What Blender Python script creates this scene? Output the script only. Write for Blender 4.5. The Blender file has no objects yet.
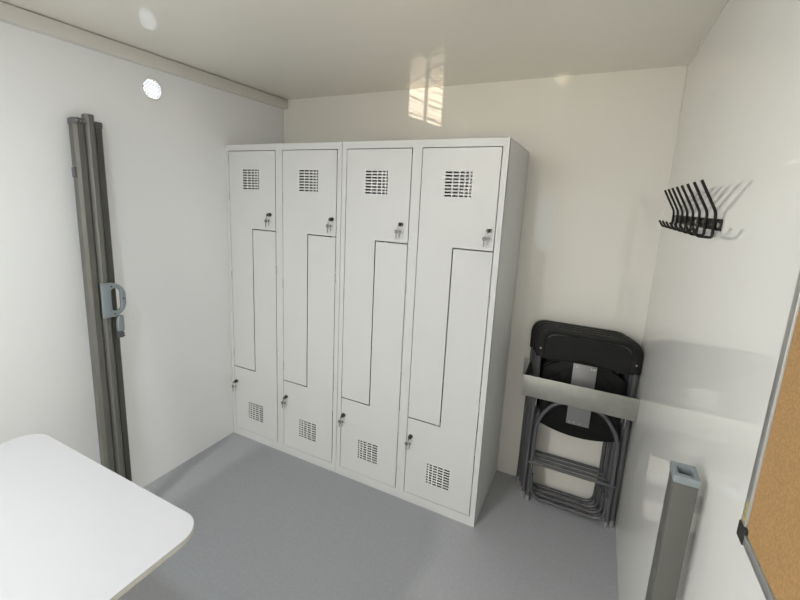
import bpy, bmesh, math, random
from mathutils import Vector, Matrix
random.seed(4)
PI = math.pi
SC = bpy.context.scene
COL = SC.collection

# ------------------------------------------------------------------ camera
W, H, YF = 2.2114, 2.149, -4.6          # room width, height, front wall
cam_d = bpy.data.cameras.new('camera'); cam = bpy.data.objects.new('camera', cam_d); COL.objects.link(cam)
yaw, pitch, roll, F = .4632, -.1885, .0435, 410.31
cam_d.sensor_fit = 'HORIZONTAL'; cam_d.sensor_width = 36.0; cam_d.lens = 36.0*F/800
cam_d.shift_x = (400-388.56)/800; cam_d.shift_y = (277.44-300)/800
cam_d.clip_start = .02
fw = Vector((-math.sin(yaw)*math.cos(pitch), math.cos(yaw)*math.cos(pitch), math.sin(pitch)))
rt = Vector((math.cos(yaw), math.sin(yaw), 0)); up = rt.cross(fw)
r2 = math.cos(roll)*rt + math.sin(roll)*up; u2 = -math.sin(roll)*rt + math.cos(roll)*up
m = Matrix((r2, u2, -fw)).transposed().to_4x4(); m.translation = Vector((1.9538, -2.2426, 1.5369))
cam.matrix_world = m
SC.camera = cam

# ------------------------------------------------------------------ view, world, lights
SC.view_settings.view_transform = 'Standard'; SC.view_settings.look = 'None'
SC.view_settings.gamma = 1; SC.view_settings.use_curve_mapping = False
SC.view_settings.exposure = -0.46
SC.cycles.max_bounces = 14; SC.cycles.diffuse_bounces = 8; SC.cycles.glossy_bounces = 6
SC.cycles.use_denoising = True; SC.cycles.use_adaptive_sampling = False
SC.cycles.sample_clamp_indirect = 6.0

world = bpy.data.worlds.new('daylight'); SC.world = world; world.use_nodes = True
wn = world.node_tree
bg = wn.nodes['Background']; bg.inputs['Color'].default_value = (.86, .93, 1.0, 1); bg.inputs['Strength'].default_value = 4.4

LAMP = (1.0, -2.15, H-.034)
def area(name, loc, size, power, color, rot=(0, 0, 0), sy=None, shape='DISK'):
    d = bpy.data.lights.new(name, 'AREA'); d.shape = shape; d.size = size
    if sy: d.size_y = sy
    d.energy = power; d.color = color
    o = bpy.data.objects.new(name, d); COL.objects.link(o); o.location = loc; o.rotation_euler = rot
    return o
area('ceiling_lamp_light', LAMP, .10, 11.3, (.74, .87, 1.0))
LAMP2 = (.67, -3.80, H-.034)
area('rear_lamp_light', LAMP2, .18, 80, (1.0, .96, .885))
# low sun thrown up by a wet surface outdoors, coming through the little side window
sd = bpy.data.lights.new('sun_glint_light', 'SPOT'); sun = bpy.data.objects.new('sun_glint_light', sd); COL.objects.link(sun)
sdir = Vector((-.41, .91, .147)).normalized()
sun.location = Vector((W, -2.67, 1.66)) - sdir*24
sun.rotation_euler = sdir.to_track_quat('-Z', 'Y').to_euler()
sd.spot_size = math.radians(2.2); sd.spot_blend = .05; sd.shadow_soft_size = .05
sd.energy = 40000; sd.color = (1.0, .84, .66)
# added warm spot outside the door glazing, lighting a band atop the back wall
gd = bpy.data.lights.new('added_band_light', 'SPOT'); gl = bpy.data.objects.new('added_band_light', gd); COL.objects.link(gl)
gl.location = (1.133, YF-1.0, .627); gl.rotation_euler = Vector((.02, 1.0, .4)).to_track_quat('-Z', 'Y').to_euler()
gd.spot_size = math.radians(50); gd.shadow_soft_size = .12; gd.energy = 230; gd.color = (1.0, .80, .40)

# ------------------------------------------------------------------ materials
def mat(name, col, rough=.5, metal=0, ior=1.5, bump=None, var=None, emit=None, coat=0, trans=0):
    M = bpy.data.materials.new(name); M.use_nodes = True
    nt = M.node_tree; b = nt.nodes['Principled BSDF']
    b.inputs['Base Color'].default_value = (*col, 1); b.inputs['Roughness'].default_value = rough
    b.inputs['Metallic'].default_value = metal; b.inputs['IOR'].default_value = ior
    if coat: b.inputs['Coat Weight'].default_value = coat; b.inputs['Coat Roughness'].default_value = .03
    if trans: b.inputs['Transmission Weight'].default_value = trans
    if emit: b.inputs['Emission Color'].default_value = (*emit[0], 1); b.inputs['Emission Strength'].default_value = emit[1]
    co = nt.nodes.new('ShaderNodeTexCoord')
    if var:       # (scale, amount): soft colour variation
        z = nt.nodes.new('ShaderNodeTexNoise'); z.inputs['Scale'].default_value = var[0]; z.inputs['Detail'].default_value = 4
        r = nt.nodes.new('ShaderNodeValToRGB'); a = var[1]
        r.color_ramp.elements[0].position = .3; r.color_ramp.elements[1].position = .7
        r.color_ramp.elements[0].color = (*[max(0, c*(1-a)) for c in col], 1)
        r.color_ramp.elements[1].color = (*[min(1, c*(1+a)) for c in col], 1)
        nt.links.new(co.outputs['Object'], z.inputs['Vector']); nt.links.new(z.outputs['Fac'], r.inputs['Fac'])
        nt.links.new(r.outputs['Color'], b.inputs['Base Color'])
    if bump:      # (scale, strength, distance)
        z = nt.nodes.new('ShaderNodeTexNoise'); z.inputs['Scale'].default_value = bump[0]; z.inputs['Detail'].default_value = 3
        p = nt.nodes.new('ShaderNodeBump'); p.inputs['Strength'].default_value = bump[1]; p.inputs['Distance'].default_value = bump[2]
        nt.links.new(co.outputs['Object'], z.inputs['Vector']); nt.links.new(z.outputs['Fac'], p.inputs['Height'])
        nt.links.new(p.outputs['Normal'], b.inputs['Normal'])
    return M
M_wall = mat('white laminate wall panel', (.80, .785, .74), .02, ior=1.5, bump=(2.0, .08, .0006))
M_side = mat('white laminate side wall', (.87, .868, .84), .004, ior=1.5, bump=(2.0, .03, .0003))
M_left = mat('white laminate left wall', (.85, .862, .875), .02, ior=1.5, bump=(2.0, .08, .0006))
M_ceil = mat('white laminate ceiling panel', (.79, .765, .70), .03, ior=1.5, bump=(4.0, .12, .001))
M_trim = mat('white plastic trim', (.74, .725, .68), .35)
M_floor = mat('grey vinyl floor', (.375, .385, .41), .42, bump=(260, .25, .001), var=(70, .05))
M_lock = mat('light grey locker paint', (.635, .645, .65), .33, bump=(180, .08, .0006))
M_hinge = mat('darker grey hinge paint', (.42, .42, .41), .45)
M_lockin = mat('locker interior paint', (.30, .30, .29), .7)
M_chrome = mat('nickel lock metal', (.62, .6, .56), .25, 1)
M_key = mat('dull key metal', (.22, .215, .20), .5, .6)
M_black = mat('black plastic lock barrel', (.02, .02, .02), .35)
M_table = mat('white laminate table top', (.57, .575, .605), .25)
M_edge = mat('pale grey table edge', (.60, .60, .55), .4)
M_tleg = mat('grey table leg metal', (.4, .41, .42), .35, .6)
M_rail = mat('grey painted aluminium rail', (.125, .125, .112), .42, .25, var=(9, .06))
M_raild = mat('dark grey aluminium rail', (.085, .085, .074), .42, .25)
M_railm = mat('mid grey aluminium tube', (.155, .155, .142), .4, .3)
M_cap = mat('dark end cap plastic', (.10, .10, .105), .45)
M_blue = mat('blue grey plastic', (.23, .265, .285), .45)
M_hole = mat('dark screw hole', (.05, .06, .07), .6)
M_rack = mat('black powder coated steel', (.010, .009, .008), .45, ior=1.35)
M_cork = mat('cork', (.43, .25, .10), .85, bump=(500, .5, .0015), var=(330, .2))
M_alu = mat('brushed aluminium frame', (.50, .50, .49), .38, .8)
M_ccap = mat('black corner plastic', (.015, .015, .015), .4)
M_yellow = mat('yellow marking', (.55, .45, .10), .6)
M_steel = mat('brushed steel strip', (.36, .36, .335), .38, .75, bump=(90, .12, .001), var=(14, .10))
M_tube = mat('grey chair tube', (.12, .12, .13), .38, .4)
M_chair = mat('black chair plastic', (.008, .008, .0075), .5, ior=1.35, bump=(300, .3, .0008))
M_chair2 = mat('charcoal chair seat plastic', (.006, .006, .006), .55, ior=1.3)
M_plate = mat('grey seat bracket steel', (.24, .24, .25), .4, .4)
M_foot = mat('grey rubber foot', (.27, .27, .28), .7)
M_glass = mat('window glass', (1, 1, 1), .0, ior=1.45, trans=1)
M_lampw = mat('white lamp housing', (.8, .8, .8), .4)
M_diff = mat('lamp diffuser', (.9, .9, .9), .5, emit=((1, .95, .86), 12))
M_vent = mat('white vent plastic', (.78, .78, .76), .4)

# ------------------------------------------------------------------ mesh helpers
class MB:
    def __init__(s): s.bm = bmesh.new()
    def box(s, x0, x1, y0, y1, z0, z1, bev=0, seg=2):
        b = bmesh.new()
        bmesh.ops.create_cube(b, size=1)
        for v in b.verts: v.co = Vector(((x0+x1)/2+v.co.x*(x1-x0), (y0+y1)/2+v.co.y*(y1-y0), (z0+z1)/2+v.co.z*(z1-z0)))
        if bev: bmesh.ops.bevel(b, geom=b.edges[:], offset=bev, segments=seg, affect='EDGES', profile=.5)
        return s.merge(b)
    def merge(s, b, mtx=None):
        mp = {}
        for v in b.verts: mp[v] = s.bm.verts.new(mtx @ v.co if mtx else v.co)
        for f in b.faces:
            try: s.bm.faces.new([mp[v] for v in f.verts])
            except ValueError: pass
        b.free(); return s
    def prism(s, outer, d0, d1, plane='xz', holes=(), bev=0):
        """outline (2D list) with holes, extruded along the third axis from d0 to d1"""
        b = bmesh.new()
        def P(p, d):
            return {'xz': (p[0], d, p[1]), 'xy': (p[0], p[1], d), 'yz': (d, p[0], p[1])}[plane]
        edges = []
        for loop in [outer, *holes]:
            vs = [b.verts.new(P(p, d0)) for p in loop]
            edges += [b.edges.new((vs[i], vs[(i+1) % len(vs)])) for i in range(len(vs))]
        if holes: bmesh.ops.triangle_fill(b, use_beauty=True, use_dissolve=False, edges=edges)
        else: b.faces.new(list(b.verts))
        r = bmesh.ops.extrude_face_region(b, geom=b.faces[:])
        ax = {'xz': 1, 'xy': 2, 'yz': 0}[plane]
        for v in r['geom']:
            if isinstance(v, bmesh.types.BMVert): v.co[ax] = d1
        bmesh.ops.recalc_face_normals(b, faces=b.faces[:])
        if bev:
            es = [e for e in b.edges if len(e.link_faces) == 2 and e.calc_face_angle(0) > .6 and abs(e.verts[0].co[ax]-e.verts[1].co[ax]) < 1e-6]
            bmesh.ops.bevel(b, geom=es, offset=bev, segments=2, affect='EDGES', profile=.5)
        return s.merge(b)
    def tube(s, pts, r, n=12, closed=False, cap=True):
        pts = [Vector(p) for p in pts]; k = len(pts); rings = []
        prev = None
        for i, p in enumerate(pts):
            a = pts[i-1] if (i or closed) else p; c = pts[(i+1) % k] if (i < k-1 or closed) else p
            t = (c-a).normalized()
            if prev is None:
                nrm = t.orthogonal().normalized()
            else:
                nrm = (prev - t*prev.dot(t)).normalized()
            prev = nrm; bn = t.cross(nrm)
            rr = r[i] if isinstance(r, (list, tuple)) else r
            rings.append([s.bm.verts.new(p + rr*(math.cos(2*PI*j/n)*nrm + math.sin(2*PI*j/n)*bn)) for j in range(n)])
        for i in range(k if closed else k-1):
            A, B = rings[i], rings[(i+1) % k]
            for j in range(n): s.bm.faces.new((A[j], A[(j+1) % n], B[(j+1) % n], B[j]))
        if cap and not closed:
            s.bm.faces.new(rings[0][::-1]); s.bm.faces.new(rings[-1])
        return s
    def cyl(s, p, q, r, n=20): return s.tube([p, q], r, n)
    def rot(s, mtx):
        for v in s.bm.verts: v.co = mtx @ v.co
        return s
    def build(s, name, material, parent=None, loc=None, smooth=True):
        bmesh.ops.recalc_face_normals(s.bm, faces=s.bm.faces[:])
        me = bpy.data.meshes.new(name)
        for f in s.bm.faces: f.smooth = smooth
        s.bm.to_mesh(me); s.bm.free()
        if smooth: me.set_sharp_from_angle(angle=math.radians(32))
        me.materials.append(material)
        o = bpy.data.objects.new(name, me); COL.objects.link(o)
        if parent: o.parent = parent
        if loc: o.location = loc
        return o
def tag(o, label=None, cat=None, group=None, kind=None):
    if label: o['label'] = label
    if cat: o['category'] = cat
    if group: o['group'] = group
    if kind: o['kind'] = kind
    return o
def thing(name, label, cat, loc=(0, 0, 0), rz=0, group=None):
    o = bpy.data.objects.new(name, None); COL.objects.link(o); o.location = loc; o.rotation_euler = (0, 0, rz)
    o.empty_display_size = .1
    return tag(o, label, cat, group)
def rrect(x0, x1, y0, y1, r, n=8):
    out = []
    for cx, cy, a0 in ((x1-r, y1-r, 0), (x0+r, y1-r, 90), (x0+r, y0+r, 180), (x1-r, y0+r, 270)):
        for i in range(n+1):
            a = math.radians(a0+90*i/n); out.append((cx+r*math.cos(a), cy+r*math.sin(a)))
    return out
def rect(x0, x1, y0, y1): return [(x0, y0), (x1, y0), (x1, y1), (x0, y1)]
def circle(cx, cy, r, n=40): return [(cx+r*math.cos(2*PI*i/n), cy+r*math.sin(2*PI*i/n)) for i in range(n)]
def fillet(pts, r, n=6, closed=False):
    """round the inner corners of a polyline"""
    pts = [Vector(p) for p in pts]; out = []; k = len(pts)
    for i, p in enumerate(pts):
        if not closed and i in (0, k-1): out.append(p); continue
        rr = r[i] if isinstance(r, (list, tuple)) else r
        a = pts[i-1]-p; b = pts[(i+1) % k]-p
        d = min(rr, a.length*.49, b.length*.49)
        A = p+a.normalized()*d; B = p+b.normalized()*d
        for j in range(n+1):
            t = j/n; out.append((1-t)**2*A + 2*t*(1-t)*p + t*t*B)
    return out
def copy_tree(o, parent=None):
    c = o.copy(); COL.objects.link(c); c.parent = parent
    for ch in list(o.children): copy_tree(ch, c)
    return c

# ------------------------------------------------------------------ room shell
T = .02
VY, VZ, VR = -.915, 1.999, .047             # round vent in the left wall
tag(MB().box(-.06, W+.06, YF-.06, .06, -.06, 0).build('floor', M_floor), kind='structure')
tag(MB().box(-.06, W+.06, YF-.06, .06, H, H+.05).build('ceiling', M_ceil), kind='structure')
tag(MB().box(-.06, W+.06, 0, .06, 0, H).build('wall_back', M_wall), kind='structure')
tag(MB().prism(rect(YF-.06, 0, 0, H), -T, 0, 'yz', holes=[circle(VY, VZ, VR)]).build('wall_left', M_left), kind='structure')
SW = (-2.895, -2.445, 1.551, 1.772)         # small side window (y0, y1, z0, z1)
tag(MB().prism(rect(YF-.06, 0, 0, H), W, W+T, 'yz', holes=[rect(*SW)]).build('wall_right', M_side), kind='structure')
FD = (.80, 1.66, 0, 2.0)                   # front door opening
tag(MB().prism([(0, 0), (FD[0], 0), (FD[0], FD[3]), (FD[1], FD[3]), (FD[1], 0), (W, 0), (W, H), (0, H)], YF-.04, YF, 'xz').build('wall_front', M_side), kind='structure')
# small side window: frame with one middle bar, pane
y0, y1, z0, z1 = SW; ym = (y0+y1)/2
w = MB().prism(rect(y0-.025, y1+.025, z0-.025, z1+.025), W-.006, W, 'yz', holes=[rect(y0, y1, z0, z1)])
w.box(W+.002, W+.014, ym-.008, ym+.008, z0, z1)
zz = z0+.012; rnd = random.Random(11)
while zz < z1-.004:                          # uneven slats, unseen, added to break the sun patch into streaks
    a_, b_ = rnd.uniform(-.012, .012), rnd.uniform(-.012, .012); th = rnd.choice((.003, .004, .007, .010))
    ys = [y0, y0+rnd.uniform(.1, .2), ym+rnd.uniform(.02, .1), y1]
    w.prism([(ys[0], zz+a_), (ys[1], zz+b_), (ys[2], zz-a_), (ys[3], zz-b_), (ys[3], zz-b_+th*.5), (ys[2], zz-a_+th), (ys[1], zz+b_+th*.6), (ys[0], zz+a_+th)], W+.015, W+.0165, 'yz')
    zz += rnd.uniform(.014, .034)
w = tag(w.build('window_1', M_trim), kind='structure')
# door with a narrow glazed slot
x0, x1, z0, z1 = FD
slot = rect(1.10, 1.33, .86, 1.67)
d = tag(MB().prism(rect(x0+.004, x1-.004, .004, z1-.004), YF-.036, YF-.006, 'xz', holes=[slot]).build('door_1', M_trim), kind='structure')
MB().box(x0+.05, x0+.09, YF-.006, YF+.004, .98, 1.14, .003).tube(fillet([(x0+.07, YF-.004, 1.08), (x0+.07, YF+.045, 1.08), (x0+.19, YF+.045, 1.08)], .015), .009).build('door_handle', M_chrome, d)
# trim
tag(MB().box(0, .0373, YF, 0, H-.0582, H-.0035, .002).build('trim_1', M_trim), kind='structure')
tag(MB().tube([(W-.001, YF, H-.001), (W-.001, 0, H-.001)], .0045, 8).build('trim_2', M_trim), kind='structure')
tag(MB().tube([(W-.001, -.001, 1.93), (W-.001, -.001, H)], .004, 8).build('trim_3', M_trim), kind='structure')

# ------------------------------------------------------------------ ceiling lamp (over the table, above the frame)
for (lx, ly, _), lb in ((LAMP, 'round white ceiling lamp above the white table'), (LAMP2, 'round white ceiling lamp towards the door')):
  t = thing('ceiling_lamp', lb, 'lamp', (lx, ly, H))
  MB().prism(circle(0, 0, .085, 48), -.03, 0, 'xy', bev=.004).build('housing', M_lampw, t)
  MB().prism(circle(0, 0, .068, 48), -.033, -.0305, 'xy').build('diffuser', M_diff, t)

# ------------------------------------------------------------------ round wall vent
t = thing('wall_vent', 'round white slotted vent glowing with daylight high on the left wall', 'vent', (0, VY, VZ))
MB().prism(circle(0, 0, VR+.006), 0, .0035, 'yz', holes=[circle(0, 0, VR-.003)], bev=.001).build('rim', M_vent, t)
g = MB(); k = 0; z = -VR+.006
while z < VR-.003:
    hw = math.sqrt(max(0, (VR-.002)**2 - z*z))
    g.box(-.003, .0, -hw, hw, z-.0018, z+.0018)
    y = -VR + (.008 if k % 2 else 0)
    while y < VR:
        if abs(y) < hw-.003: g.box(-.003, -.0005, y-.0022, y+.0022, z, z+.0082)
        y += .016
    z += .0082; k += 1
g.build('grille', M_vent, t)

# ------------------------------------------------------------------ lockers
CW, LH, LD, YB = .4, 1.8, .49, -.006
YL = YB-LD
RISE, CUTL, CUTH = .0, .47, 1.335
DT = .0016
def slots(cx, cz, flip):
    ws = [.030, .024, .0185, .0135, .009]; gap = .0062; out = []
    tot = sum(ws)+gap*4; x = -tot/2
    for wd in ws:
        for r in range(8):
            zc = (r-3.5)*.0142
            a, b = (x, x+wd)
            if flip: a, b = -b, -a
            out.append(rect(cx+a, cx+b, cz+zc-.0037, cz+zc+.0037))
        x += wd+gap
    return out
def lock(x, z, door, y):
    l = MB(); l.cyl((x, y, z), (x, y-.004, z), .0115, 24)
    l.build('lock_rosette', M_chrome, door)
    l = MB(); l.cyl((x, y-.004, z), (x, y-.017, z), .0095, 24); l.build('lock_barrel', M_black, door)
    kk = MB()
    kk.box(x-.0015, x+.0015, y-.032, y-.017, z-.006, z+.006, .0006)                 # key bow stuck in the barrel
    ring = [(x+.012*math.cos(a)*.25-.004, y-.028+.003*math.sin(a), z-.016+.012*math.sin(a)) for a in [2*PI*i/20 for i in range(20)]]
    kk.tube(ring, .0008, 6, closed=True)
    # hanging spare key: bow and blade
    bx = x-.013
    kk.prism(circle(bx, z-.034, .0095, 20), y-.024, y-.022, 'xz')
    kk.prism([(bx-.003, z-.042), (bx+.003, z-.042), (bx+.002, z-.066), (bx-.001, z-.069), (bx-.003, z-.064)], y-.0235, y-.0222, 'xz')
    bx = x+.003
    kk.prism(circle(bx, z-.032, .006, 20), y-.019, y-.0175, 'xz')
    kk.prism([(bx-.0015, z-.036), (bx+.0015, z-.036), (bx+.0012, z-.060), (bx-.0012, z-.060)], y-.0188, y-.0178, 'xz')
    kk.build('key', M_key, door)
def make_locker(xo, label):
    t = thing('metal_locker', label, 'locker', (xo, 0, 0), 0, 'two door-pair Z lockers standing side by side')
    L, Rr = .001, .799
    body = MB()
    body.box(L, L+.0012, YL+.001, YB, 0, LH); body.box(Rr-.0012, Rr, YL+.001, YB, 0, LH)       # sides
    body.box(L, Rr, YL+.001, YB, LH-.0015, LH)                                                  # top
    body.box(L, Rr, YB-.0015, YB, 0, LH)                                                        # back
    body.build('carcass', M_lock, t)
    ins = MB(); ins.box(.392, .408, YL+.03, YB-.003, .05, LH-.01); ins.box(.003, .797, YL+.03, YB-.003, .045, .048)
    for c in (0, .4):
        ins.box(c+.01, c+.39, YL+.05, YB-.003, CUTL-.01, CUTL-.006); ins.box(c+.01, c+.39, YL+.05, YB-.003, CUTH+.01, CUTH+.014)
    ins.build('shelf_insert', M_lockin, t)
    D = [(.0295, .3725), (.4255, .7705)]; ZB, ZT = .052, 1.764
    fr = MB()
    fr.prism(rect(L, Rr, 0, LH), YL, YL+.012, 'xz', holes=[rect(a-.0034, b+.0034, ZB-.0026, ZT+.0036) for a, b in D])
    fr.build('front_frame', M_lock, t)
    for ci, (a, b) in enumerate(D):
        xm = a+.172-(.0 if ci == 0 else .004); g = .0026; c = .4*ci
        up_ = [(a, ZT), (a, CUTL+g), (xm-g, CUTL+g), (xm-g, CUTH+g), (b, CUTH+g), (b, ZT)]
        lo_ = [(b, ZB), (b, CUTH-g), (xm+g, CUTH-g), (xm+g, CUTL-g), (a, CUTL-g), (a, ZB)]
        y = YL-.0006
        du = MB().prism(up_, y, y+.0165, 'xz', holes=[]) if False else MB().prism(up_, y, y+DT, 'xz', holes=slots(c+.197, 1.612, False))
        du = du.build('door', M_lock, t)
        lock(c+.348-.012*(ci == 0), 1.424, du, y)
        dl = MB().prism(lo_, y, y+DT, 'xz', holes=slots(c+.200, .200, True)).build('door', M_lock, t)
        lock(c+.046, .372, dl, y)
        # door returns and hinges
        for zz in (.56, 1.05, 1.52): MB().box(a-.0045, a+.0005, y-.0022, y+.004, zz-.025, zz+.025, .0008).build('hinge', M_hinge, du)
        for zz in (.20, .62, 1.12): MB().box(b-.0005, b+.0045, y-.0022, y+.004, zz-.025, zz+.025, .0008).build('hinge', M_hinge, dl)
    return t
make_locker(.0, 'light grey metal Z-door locker in the corner against the left wall')
make_locker(.8, 'light grey metal Z-door locker nearer the folding chairs, its grey side panel showing')

# ------------------------------------------------------------------ white table
TX0, TX1, TY1, TY0, TZ = .388, 1.188, -1.652, -2.85, .74
t = thing('white_table', 'white table with rounded corners at the lower left', 'table', ((TX0+TX1)/2, (TY0+TY1)/2, 0))
cx, cy = t.location.x, t.location.y
MB().prism(rrect(TX0-cx, TX1-cx, TY0-cy, TY1-cy, .065, 12), TZ-.002, TZ, 'xy').build('table_top', M_table, t)
MB().prism(rrect(TX0-cx, TX1-cx, TY0-cy, TY1-cy, .065, 12), TZ-.016, TZ-.0021, 'xy', bev=.003).build('edge_band', M_edge, t)
a = MB()
for s_ in (-1, 1):
    a.box(-.27, .27, s_*.42-.012, s_*.42+.012, TZ-.075, TZ-.016); a.box(s_*.27-.012, s_*.27+.012, -.42, .42, TZ-.075, TZ-.016)
a.build('apron', M_tleg, t)
for sx in (-1, 1):
    for sy in (-1, 1):
        MB().cyl((sx*.27, sy*.42, .012), (sx*.27, sy*.42, TZ-.03), .02, 24).build('leg', M_tleg, t)

# ------------------------------------------------------------------ rail bundle leaning on the left wall
# local frame: the rails stand along z, tilted so that the top touches the wall
t = thing('folded_rail_frame', 'bundle of three tall grey aluminium rails leaning on the left wall', 'rails', (.16, -1.286, 0))
def lean(mb):     # foot at x=.16 .. top at x=.035
    return mb.rot(Matrix.Rotation(-math.atan2(.036, 1.0), 4, 'X') @ Matrix.Rotation(-math.atan2(.122, 1.80), 4, 'Y'))
def octo(y0, y1, x0, x1, c):
    return [(y0+c, x0), (y1-c, x0), (y1, x0+c), (y1, x1-c), (y1-c, x1), (y0+c, x1), (y0, x1-c), (y0, x0+c)]
def upright(mb, y0, y1, x0, x1, c, z0, z1, r0=0):
    return mb.prism([(x, y) for y, x in octo(y0, y1, x0, x1, c)], z0, z1, 'xy')
a = lean(upright(MB(), -.074, -.031, -.022, .030, .011, .02, 1.778))
A = a.build('rail', M_rail, t); A['label'] = 'widest front rail with three screws in its cap'
c = lean(upright(MB(), -.076, -.029, -.024, .032, .011, 1.779, 1.803)); c = c.build('end_cap', M_cap, A)
for yy in (-.066, -.052, -.038): lean(MB().cyl((.030, yy, 1.791), (.0345, yy, 1.791), .0035, 12)).build('screw', M_chrome, A)
lean(MB().box(.0, .02, -.084, -.074, 1.57, 1.61, .002)).build('lug', M_cap, A)
b = MB(); b.prism([(x, y) for y, x in octo(-.030, .008, -.010, .030, .011)], .02, 1.826, 'xy')
B = lean(b).build('rail', M_railm, t); B['label'] = 'middle rail, slightly taller and lighter'
c_ = lean(upright(MB(), .010, .040, -.024, .016, .006, .02, 1.780)).build('rail', M_raild, t)
lean(upright(MB(), .008, .042, -.026, .018, .006, 1.781, 1.804)).build('end_cap', M_cap, c_)
# D shaped latch handle
hx0, hx1 = .0305, .044
y0, y1, z0, z1 = -.034, .062, .985, 1.135
def dshape(y0, y1, z0, z1, r, rl=.004):
    out = []
    for cy_, cz_, a0, rr in ((y1-r, z1-r, 0, r), (y0+rl, z1-rl, 90, rl), (y0+rl, z0+rl, 180, rl), (y1-r, z0+r, 270, r)):
        for i in range(11):
            q = math.radians(a0+9*i); out.append((cy_+rr*math.cos(q), cz_+rr*math.sin(q)))
    return out
h = MB().prism(dshape(y0, y1, z0, z1, .062), hx0, hx1, 'yz', holes=[dshape(.002, .041, z0+.026, z1-.026, .020, .012)], bev=.002)
hd = lean(h).build('latch_handle', M_blue, t)
for yy, zz in ((.004, z1-.016), (.010, z0+.014), (.052, (z0+z1)/2)): lean(MB().cyl((hx1-.001, yy, zz), (hx1+.0006, yy, zz), .004, 12)).build('screw', M_hole, hd)
lean(MB().box(.018, .045, .022, .046, z0-.068, z0, .003)).build('latch_tongue', M_blue, hd)
lean(MB().box(.017, .040, .020, .044, z0-.098, z0-.068, .002).box(.0165, .042, .019, .046, z0-.093, z0-.088).box(.0165, .042, .019, .046, z0-.083, z0-.078)).build('latch_grip', M_cap, hd)
for ch, (a0, a1) in zip((A, B, c_), ((-.074, -.031), (-.030, .008), (.010, .040))):
    lean(MB().box(-.02, .026, a0, a1, .004+.012, .02)).build('foot_plug', M_cap, ch)

# ------------------------------------------------------------------ single rail by the right wall
t = thing('upright_rail', 'grey rail with a blue-grey open end cap standing upright beside the right wall', 'rail', (2.1738, -1.292, 0))
MB().prism([(x, y) for x, y in rrect(-.0215, .0205, -.026, .026, .004, 4)], 0, 1.004, 'xy').build('rail', M_rail, t)
MB().prism(rrect(-.0228, .0218, -.0275, .0275, .003, 4), 1.004, 1.020, 'xy', holes=[rrect(-.014, .013, -.015, .015, .002, 3)], bev=.0012).build('end_cap', M_blue, t)
MB().box(-.0135, .0125, -.0145, .0145, 1.0, 1.005).build('cap_socket', M_hole, t)

# ------------------------------------------------------------------ coat rack on the right wall
t = thing('coat_rack', 'black metal coat rack with eight bent hooks on the right wall', 'coat rack', (W, -.992, 1.508))
MB().box(-.0035, -.0002, -.042, .700, -.012, .016, .0008).build('mounting_plate', M_rack, t)
for yy in (-.028, .23, .60): MB().cyl((-.0035, yy, .002), (-.0065, yy, .002), .006, 16).build('screw', M_chrome, t)
for i in range(8):
    y = .092*i
    p = fillet([(-.048, y, .107), (-.0075, y, .030), (-.0075, y, -.030), (-.037, y, -.028), (-.050, y, -.006)], [0, .012, .006, .006, 0], 5)
    MB().tube(p, .0036, 10).build('hook', M_rack, t)

# ------------------------------------------------------------------ cork board
BY1, BY0, BZ0, BZ1 = -1.510, -2.41, 1.060, 1.66
t = thing('cork_board', 'brown cork board with an aluminium frame on the right wall', 'board', (W, BY1, BZ0))
bw, bh = BY1-BY0, BZ1-BZ0
MB().box(-.0075, -.0005, -bw+.012, -.012, .012, bh-.012).build('cork_panel', M_cork, t)
MB().prism(rect(-bw, 0, 0, bh), -.011, -.0003, 'yz', holes=[rect(-bw+.016, -.016, .016, bh-.016)], bev=.0015).build('frame', M_alu, t)
m_ = MB()
for k in range(3):
    zz = .030+.011*k
    m_.prism(rect(-.0130, -.0060, zz, zz+.007), -.01135, -.0109, 'yz', holes=[rect(-.0112, -.0078, zz+.002, zz+.005)])
m_.build('printed_mark', M_yellow, t)
for sy, sz in ((0, 0), (1, 0), (0, 1), (1, 1)):
    c = MB().box(-.0125, -.0001, -.024, .0012, -.0012, .024, .0012)
    for v in c.bm.verts:
        if sy: v.co.y = -bw-v.co.y
        if sz: v.co.z = bh-v.co.z
    c.build('corner_cap', M_ccap, t)

# ------------------------------------------------------------------ steel retaining strip in front of the chairs
t = thing('retaining_strip', 'flat steel strip holding the folded chairs against the back wall', 'metal strip', (1.72, 0, .62))
MB().box(0, W-1.72-.0006, -.254, -.251, 0, .106, .0006).build('strip', M_steel, t)
MB().box(0, .003, -.251, -.0008, .003, .103).build('end_return', M_steel, t)
MB().box(-.035, .003, -.0035, -.0006, .003, .103, .0006).cyl((-.018, -.0035, .075), (-.018, -.006, .075), .005, 14).cyl((-.018, -.0035, .03), (-.018, -.006, .03), .005, 14).build('wall_tab', M_steel, t)

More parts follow.
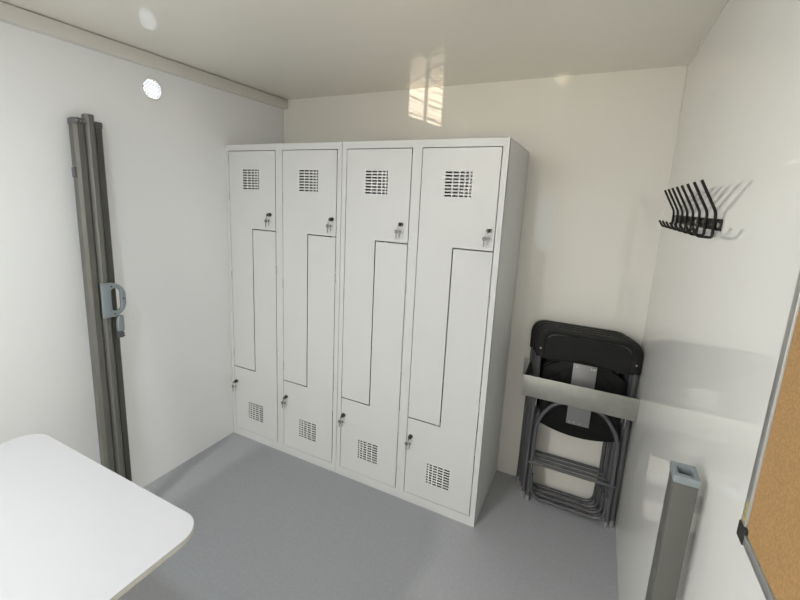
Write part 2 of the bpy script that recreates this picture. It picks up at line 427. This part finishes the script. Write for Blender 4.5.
# ------------------------------------------------------------------ folding chairs, stacked flat
def make_chair():
    t = thing('folding_chair', 'x', 'chair', (0, 0, 0), 0, 'folded black chairs stacked behind the steel strip')
    hw, ri, ro = .209, .0102, .0112
    # outer frame: legs rising into the backrest hoop
    p = fillet([(-hw, 0, .03), (-hw, 0, .932), (hw, 0, .932), (hw, 0, .03)], [0, .10, .10, 0], 8)
    MB().tube(p, ro, 12).build('back_frame', M_tube, t)
    # backrest: moulded shell wrapped over the hoop, rim and recessed panel
    bo = fillet([(-.226, 0, .80), (-.228, 0, .955), (.228, 0, .955), (.226, 0, .80)], [0, .13, .13, 0], 10)
    bi = fillet([(-.186, 0, .800), (-.190, 0, .925), (.190, 0, .925), (.186, 0, .800)], [0, .09, .09, 0], 10)
    sh = MB()
    out = [(v.x, v.z) for v in bo] ; inn = [(v.x, v.z) for v in bi]
    bot = [(x, .80-.012*(1-(x/.2)**2)) for x in [.2-.05*i for i in range(1, 8)]]
    sh.prism(out+bot, -.013, .013, 'xz', holes=[inn], bev=.005)
    sh.prism([(v[0]*1.01, v[1]) for v in inn], -.006, .006, 'xz')
    br = sh.build('backrest', M_chair, t)
    for sx in (-1, 1): MB().cyl((sx*.206, -.013, .845), (sx*.206, -.0155, .845), .004, 10).build('rivet', M_chrome, br)
    # seat seen from below
    oz = []
    N = 16
    for i in range(N+1):
        u = -1+2*i/N; oz.append((.178*u, .805-.055*abs(u)**3))
    for i in range(N+1):
        u = 1-2*i/N; oz.append((.176*u, .418+.032*u*u))
    st = MB().prism(oz, -.010, .006, 'xz', bev=.004)
    for k in range(5): st.box(-.165+.004*k, .165-.004*k, -.0118, -.009, .450+.016*k, .4535+.016*k)
    for k in range(-4, 5): st.box(k*.034-.0015, k*.034+.0015, -.0118, -.009, .52, .74)
    # curved rib
    st.tube([(.150*math.cos(q), -.0105, .66+.115*math.sin(q)) for q in [PI*j/20 for j in range(21)]], .0022, 6)
    for sx in (-1, 1):
        st.tube([(sx*.06, -.0105, .62), (sx*.14, -.0105, .74)], .0018, 6); st.tube([(sx*.14, -.0105, .60), (sx*.07, -.0105, .73)], .0018, 6)
    se = st.build('seat', M_chair2, t)
    # bracket plate riveted in the middle of the seat
    pl = MB().box(-.050, .052, -.0325, -.030, .495, .806, .0008)
    pl.box(-.050, -.0475, -.030, -.010, .60, .80); pl.box(.0495, .052, -.030, -.010, .60, .80)
    pl = pl.build('bracket_plate', M_plate, t)
    for x in (-.041, -.031, .030, .041): MB().cyl((x, -.0325, .792), (x, -.035, .792), .0045, 10).build('rivet', M_chrome, pl)
    for x in (-.038, -.014, .012, .038): MB().cyl((x, -.0325, .508), (x, -.035, .508), .0045, 10).build('rivet', M_chrome, pl)
    # inner leg frame: arch on top, feet below
    yi = -.020
    p = fillet([(-.186, yi, .03), (-.183, yi, .47), (-.10, yi, .598), (.10, yi, .598), (.183, yi, .47), (.186, yi, .03)], [0, .06, .09, .09, .06, 0], 8)
    MB().tube(p, ri, 12).build('leg_frame', M_tube, t)
    MB().tube([(-.200, yi-.003, .227), (.200, yi-.003, .227)], .0082, 10).build('crossbar', M_tube, t)
    p = fillet([(-.176, yi, .16), (-.172, yi, .026), (.172, yi, .026), (.176, yi, .16)], [0, .06, .06, 0], 8)
    MB().tube(p, .0088, 12).build('foot_hoop', M_tube, t)
    for sx in (-1, 1):
        MB().cyl((sx*hw, 0, 0), (sx*hw, 0, .035), .0125, 16).build('foot', M_foot, t)
        MB().cyl((sx*.186, yi, 0), (sx*.186, yi, .032), .0108, 16).build('foot', M_foot, t)
        k = MB().box(sx*.1975-.0015, sx*.1975+.0015, -.02, .004, .535, .60, .0008)
        k.cyl((sx*.195, -.012, .585), (sx*.201, -.012, .585), .006, 10).cyl((sx*.195, -.012, .55), (sx*.201, -.012, .55), .005, 10)
        k.build('pivot_bracket', M_chrome, t)
    return t
ch0 = make_chair()
labels = ['folded black chair at the very back of the stack, nearest the back wall',
          'folded black chair second from the back wall in the stack',
          'folded black chair second from the front of the stack',
          'folded black chair at the front of the stack, its grey seat bracket showing']
for i, (x, y) in enumerate(((1.936, -.036), (1.955, -.073), (1.970, -.110), (1.981, -.147))):
    c = ch0 if i == 0 else copy_tree(ch0)
    c.location = (x, y, 0); c['label'] = labels[i]
